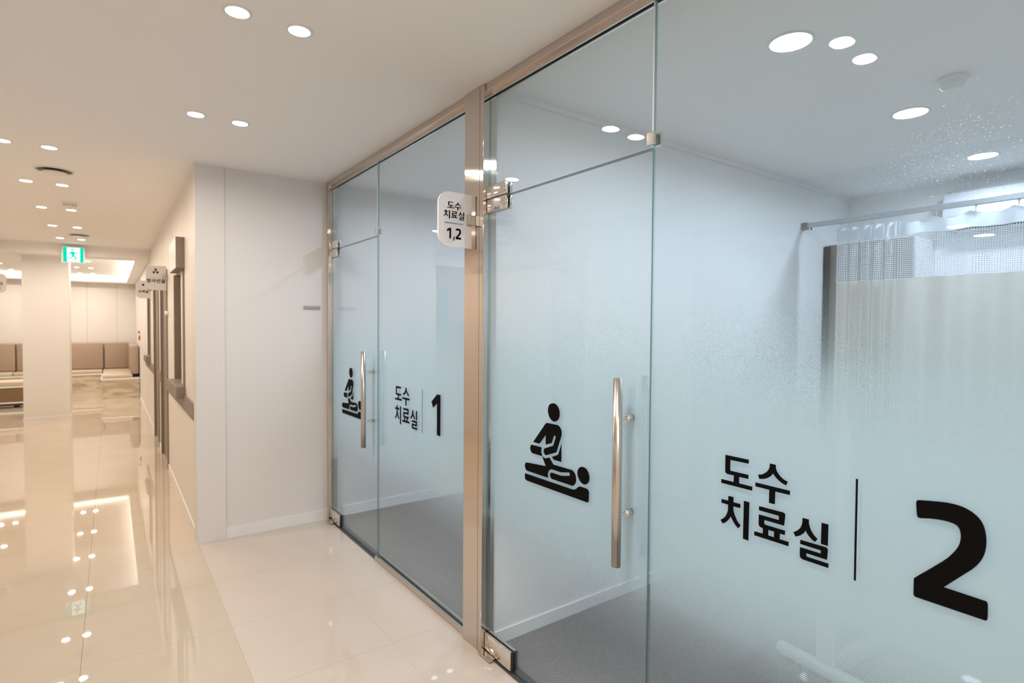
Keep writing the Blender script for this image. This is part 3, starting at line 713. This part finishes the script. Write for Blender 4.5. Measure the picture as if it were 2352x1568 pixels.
for x, wd in ((2.028, 'closest to the glass'), (3.153, 'in the middle of the row'), (4.27, 'above the curtain rail')):
    downlight('large cold white downlight in the room behind numeral 2, %s' % wd, x, 1.078, .070, 'lamp_room', GR)
for x, wd in ((2.028, 'closest to the glass'), (3.153, 'in the middle of the row'), (4.27, 'nearest the back wall')):
    downlight('large cold white downlight in the room behind numeral 1, %s' % wd, x, 3.15, .070, 'lamp_room', GR)
for x, y in ((-3.67, 2.9), (-4.26, 1.8), (-5.12, 1.78)):
    downlight('large downlight in the room across the corridor, mirrored in the near pane', x, y, .088, 'lamp_room', 'lamps across the corridor')

def diffuser(label, x, y):
    t = thing('air_diffuser', label, 'air vent', (x, y, H))
    mb().lathe([(.100, -.002), (.102, -.009), (.110, -.010), (.117, 0)], 48).obj('outer_ring', 'white_pl', t)
    mb().lathe([(0, -.0012), (.1005, -.0012)], 48).obj('dark_gap', 'vent_dark', t)
    mb().lathe([(0, -.026), (.060, -.027), (.074, -.022), (.070, -.016), (0, -.015)], 48).obj('inner_disc', 'white_pl', t)
diffuser('larger looking round air diffuser in the corridor ceiling between the near lamps', -.303, 4.935)
diffuser('round air diffuser in the corridor ceiling just before the exit sign', -.293, 8.333)
def detector(label, x, y, s=1.0, slots=True):
    t = thing('smoke_detector', label, 'smoke detector', (x, y, H))
    mb().lathe([(.050 * s, 0), (.052 * s, -.010 * s), (.046 * s, -.020 * s), (0, -.020 * s)], 40).obj('base', 'white_pl', t)
    h = mb().lathe([(.042 * s, -.020 * s), (.042 * s, -.030 * s), (.036 * s, -.042 * s), (.024 * s, -.047 * s), (0, -.048 * s)], 40).obj('sensor_head', 'white_pl', t)
    if not slots: return
    q = mb()
    for i in range(12):
        a = i * math.pi / 6
        q.cyl((.0424 * s * math.cos(a), .0424 * s * math.sin(a), -.023 * s), (.0424 * s * math.cos(a), .0424 * s * math.sin(a), -.029 * s), .004 * s, 8)
    q.obj('intake_slots', 'vent_dark', t)
detector('white smoke detector on the corridor ceiling between two air diffusers', -.28, 6.177)
detector('white smoke detector on the room ceiling behind the near glass pane', 2.852, .827, 1.05, False)

# exit sign under the beam
ex = thing('exit_sign', 'lit green emergency exit sign with white running man hanging before the beam', 'exit sign', (-.394, 9.36, 2.252))
mb().box(-.124, .124, 0, .04, 0, .217, .004).obj('housing', 'white_pl', ex)
mb().box(-.106, .106, -.002, -.0002, .010, .205).obj('green_panel', 'exit_green', ex)
fx = lambda: Matrix(((1, 0, 0, 0), (0, 0, -1, -.0026), (0, 1, 0, 0), (0, 0, 0, 1)))
man = [[(-.066, .016), (.070, .016), (.070, .199), (-.066, .199)]]
flat_shape('door_symbol', man, 'exit_white', ex, fx())
fy = Matrix(((1, 0, 0, 0), (0, 0, -1, -.0032), (0, 1, 0, 0), (0, 0, 0, 1)))
flat_shape('running_man', [[(-.012 + .013 * math.cos(t * math.pi / 6), .168 + .013 * math.sin(t * math.pi / 6)) for t in range(12)],
   [(-.020, .148), (.012, .148), (.032, .122), (.050, .130), (.047, .142), (.026, .136), (.016, .128), (.010, .100), (.034, .072), (.026, .036), (.012, .040), (.018, .068), (-.006, .084), (-.016, .056), (-.052, .052), (-.052, .064), (-.024, .068), (-.012, .110), (-.030, .122), (-.042, .108), (-.052, .114), (-.036, .138)]], 'exit_green', ex, fy)
mb().cyl((0, .02, .215), (0, .02, .2475), .008, 12).obj('hanger', 'white_pl', ex)

# LED strips lying in the cove
tag(mb().box(.37, .40, 9.75, 15.0, 2.3855, 2.395).obj('led_strip', 'cove'), 'warm LED strip in the cove along the right lounge wall', 'light strip', 'cove strips')
tag(mb().box(-5.9, .28, 15.26, 15.29, 2.3855, 2.395).obj('led_strip', 'cove'), 'warm LED strip in the cove along the lounge back wall', 'light strip', 'cove strips')

# ================================================================== SMALL WALL THINGS
wp = mb().box(1.134, 1.250, YE - .014, YE - .0002, 1.572, 1.592, .003).obj('wall_bar', 'plate')
tag(wp, 'small grey metal bar on the white end wall beside the far glass door', 'wall fitting')
fa = thing('fire_alarm', 'tiny red fire alarm box on the right wall before the sofa', 'fire alarm', (XR - .001, 13.0, 1.14))
mb().box(-.024, 0, -.04, .04, 0, .085, .004).obj('red_box', 'red', fa)
mb().box(-.010, 0, -.03, .03, .085, .20, .003).obj('back_plate', 'white_pl', fa)
mb().lathe([(.0, .026), (.024, .020), (.032, 0)], 20).obj('bell', 'red', fa).matrix_local = Matrix.Translation((-.010, 0, .155)) @ Matrix.Rotation(-math.pi / 2, 4, 'Y')
sw = mb().cyl((XR - .03, 6.41, 1.56), (XR - .001, 6.41, 1.56), .02, 20).obj('call_button', 'white_pl')
tag(sw, 'round white call button beside the first taupe door', 'button')
dp = thing('door_plate', 'white name plate on the grey door across the corridor, seen mirrored in the glass', 'sign', (XL - .020, 4.34, 1.645))
mb().box(-.0, .006, -.165, .165, 0, .145, .002).obj('plate', 'acrylic', dp)
flat_text('lettering', '진료실', .06, 'vinyl_black', dp, Matrix(((0, 0, 1, .0063), (1, 0, 0, 0), (0, 1, 0, .075), (0, 0, 0, 1))))
for (xa, xb, za, zb, lb) in ((2.235, 2.325, .95, 1.79, 'tall narrow pale green poster on the side wall of the far room'), (2.455, 2.80, 1.10, 1.50, 'wide pale green poster on the side wall of the far room')):
    tag(mb().box(xa, xb, YE - .006, YE - .0045, za, zb).obj('poster', 'poster'), lb, 'poster')
tag(mb().box(2.222, 3.30, YE - .0045, YE - .0003, .90, 1.962).obj('notice_board', principled('board_grey', (.60, .61, .60), .5)), 'pale grey notice board on the side wall of the far room', 'board')

# ================================================================== LOUNGE SEATING
cs = thing('corner_bench', 'built in corner bench with marble base and beige leather cushions, back of the lounge', 'bench', (0, 0, 0))
mb().box(-4.0, -.15, 14.78, 15.39, 0, .36).box(-.15, XR - .009, 13.30, 15.39, 0, .36).obj('marble_base', 'marble', cs)
mb().box(-4.0, -.15, 14.76, 15.39, .36, .395).box(-.17, XR - .009, 13.28, 15.39, .36, .395).obj('white_slab', 'base', cs)
for xa, xb in ((-3.99, -2.62), (-2.61, -1.60), (-1.59, -.15)):
    mb().box(xa, xb - .01, 14.77, 15.30, .396, .455, .015, 3).obj('seat_cushion', 'leather_seat', cs)
mb().box(-.145, XR - .12, 13.29, 15.30, .396, .455, .015, 3).obj('seat_cushion', 'leather_seat', cs)
for xa, xb in ((-3.99, -2.62), (-2.61, -1.60), (-1.59, -.83), (-.82, -.135), (-.125, .34)):
    mb().box(xa, xb - .006, 15.24, 15.38, .457, 1.04, .03, 4).obj('back_cushion', 'leather', cs)
mb().box(XR - .15, XR - .012, 13.32, 15.23, .457, 1.03, .04, 4).obj('back_cushion', 'leather', cs)
lb = thing('lounge_bench', 'low brown bench with pale seat left of the white column', 'bench', (-2.05, 12.95, 0))
mb().box(-.80, .80, -.25, .25, .04, .075).obj('plinth', 'darkgap', lb)
mb().box(-.82, .82, -.27, .27, .075, .10).box(-.82, .82, -.27, .27, .345, .375).obj('white_rails', 'base', lb)
mb().box(-.81, .81, -.26, .26, .10, .345).obj('front_panel', 'brown', lb)
mb().box(-.82, .82, -.27, .27, .376, .45, .015, 3).obj('seat_cushion', 'leather_seat', lb)
for x in (-.7, .7):
    for y in (-.2, .2): mb().cyl((x, y, 0), (x, y, .045), .02, 12).obj('foot', 'rubber', lb)

# ================================================================== ROOM BEHIND NUMERAL 2
RX = 4.10
rl = thing('curtain_rail', 'long grey curtain rail crossing the room behind numeral 2', 'curtain rail', (RX, 0, 2.18))
mb().box(-.014, .014, -.06, 2.054, 0, .032, .002).obj('rail', 'alu', rl)
mb().box(-.022, .022, 2.025, 2.0615, -.010, .038, .002).obj('wall_bracket', 'taupe_light', rl)
mb().cyl((0, 2.0, -.02), (0, 2.0, .0), .004, 8).obj('end_stop', 'rubber', rl)

def fold(y):
    """sideways swing of the cloth and its arc position"""
    if y > 1.46: return .024 * math.sin((y - 1.46) * 2 * math.pi / .072) + .006 * math.sin(y * 41)
    return .020 * math.sin((1.46 - y) * 2 * math.pi / .215) + .007 * math.sin(y * 23)
def sheet(name, mat, parent, z0, z1, nz, flare=0.0, sag=0.0, pitch=.19):
    ys = [1.822 - i * .0055 for i in range(int((1.822 + .05) / .0055))]
    V, F, U = [], [], []; s = 0; px = None
    arc = []
    for y in ys:
        x = fold(y)
        if px is not None: s += math.hypot(x - px[0], y - px[1])
        px = (x, y); arc.append(s)
    for i, y in enumerate(ys):
        for j in range(nz + 1):
            t = j / nz
            zz = z0 + (z1 - z0) * t
            if sag: zz -= sag * t * (abs(math.sin((1.46 - y) / pitch * math.pi)) ** .8 if y < 1.46 else .25)
            V.append((fold(y) * (1 + flare * (1 - t)), y + .004 * (1 - t) * math.sin(y * 60), zz)); U.append((arc[i], zz))
    for i in range(len(ys) - 1):
        for j in range(nz): F.append((i * (nz + 1) + j, (i + 1) * (nz + 1) + j, (i + 1) * (nz + 1) + j + 1, i * (nz + 1) + j + 1))
    me = bpy.data.meshes.new(name); me.from_pydata(V, [], F); uv = me.uv_layers.new()
    for l in me.loops: uv.data[l.index].uv = U[l.vertex_index]
    for f in me.polygons: f.use_smooth = True
    me.materials.append(M[mat]); o = bpy.data.objects.new(name, me); C.objects.link(o); o.parent = parent; return o
cu = thing('curtain', 'cream hospital curtain with white net top hanging from the grey rail', 'curtain', (RX, 0, 0))
sheet('cloth', 'cream_cloth', cu, .32, 1.775, 8, .25)
sheet('net_panel', 'net', cu, 1.775, 2.055, 3)
sheet('header_band', 'header', cu, 2.050, 2.150, 4, 0, .022)
y = 1.80; hk = []
while y > -.03:
    q = mb().cyl((0, y, 2.146), (0, y, 2.1796), .0022, 8).lathe([(0, 2.170), (.006, 2.172), (.007, 2.1775), (0, 2.1796)], 12, (0, y, 0)).obj('hook', 'white_pl', cu)
    q.location.x = 0
    y -= .072 if y > 1.47 else .19

ac = thing('air_conditioner', 'white wall mounted air conditioner behind the curtain rail', 'air conditioner', (XB - .001, 0.85, 2.128))
mb().prism([(0, 0), (0, .268), (-.12, .268), (-.155, .25), (-.18, .20), (-.183, .09), (-.16, .035), (-.10, 0)], 1, -.52, .51).obj('body', 'ac_pl', ac)
mb().prism([(0, -.003), (0, .271), (-.122, .271), (-.158, .253), (-.184, .201), (-.187, .089), (-.163, .031), (-.10, -.003)], 1, .51, .528).obj('end_panel', 'ac_pl', ac)
mb().box(-.1845, -.1795, -.45, .30, .172, .176).obj('display_strip', 'base', ac)
mb().box(-.158, -.148, -.47, .47, .008, .028).obj('outlet_slot', 'darkgap', ac)
mb().box(-.14, -.08, -.47, .47, -.008, -.0035, .001).obj('outlet_flap', 'white_pl', ac)
cb = thing('tall_cabinet', 'tall cabinet with taupe front and white side in the back corner, left of the curtain', 'cabinet', (4.48, 1.74, 0.0016))
mb().box(0, .335, -.262, .306, 0.06, 2.09, .002).obj('carcass', 'white_pl', cb)
mb().box(-.019, -.001, -.250, -.013, .07, 2.085, .001).obj('cabinet_door', 'taupe_light', cb)
mb().box(-.019, -.001, -.009, .304, .07, 2.085, .001).obj('cabinet_door', 'taupe_light', cb)
mb().box(.02, .33, -.24, .29, 0, .06).obj('plinth', 'darkgap', cb)
mb().box(-.065, -.0195, .292, .311, .06, 2.075).obj('dark_strip', 'darkgap', cb)  # thin dark strip along the front corner of the cabinet

tb = thing('treatment_table', 'padded treatment table on a white steel base behind the near pane', 'treatment table', (2.62, .62, 0.002), math.radians(-4))
mb().box(-.31, .31, -.90, .66, .56, .63, .025, 4).obj('pad', 'cream_pad', tb)
mb().box(-.28, .28, -.85, .60, .52, .558).obj('pad_board', 'white_pl', tb)
for x in (-.25, .25):
    for y in (-.60, .43): mb().box(x - .022, x + .022, y - .04, y + .04, .068, .522, .005).obj('leg', 'white_pl', tb)
for x in (-.27, .27): mb().box(x - .025, x + .025, -.82, .64, .012, .066, .02, 4).obj('base_rail', 'white_pl', tb)
for y in (-.62, .42): mb().box(-.24, .24, y - .03, y + .03, .03, .068).obj('cross_bar', 'white_pl', tb)
for x in (-.27, .27):
    for y in (-.76, .58): mb().cyl((x, y, 0), (x, y, .014), .018, 16).obj('foot', 'rubber', tb)
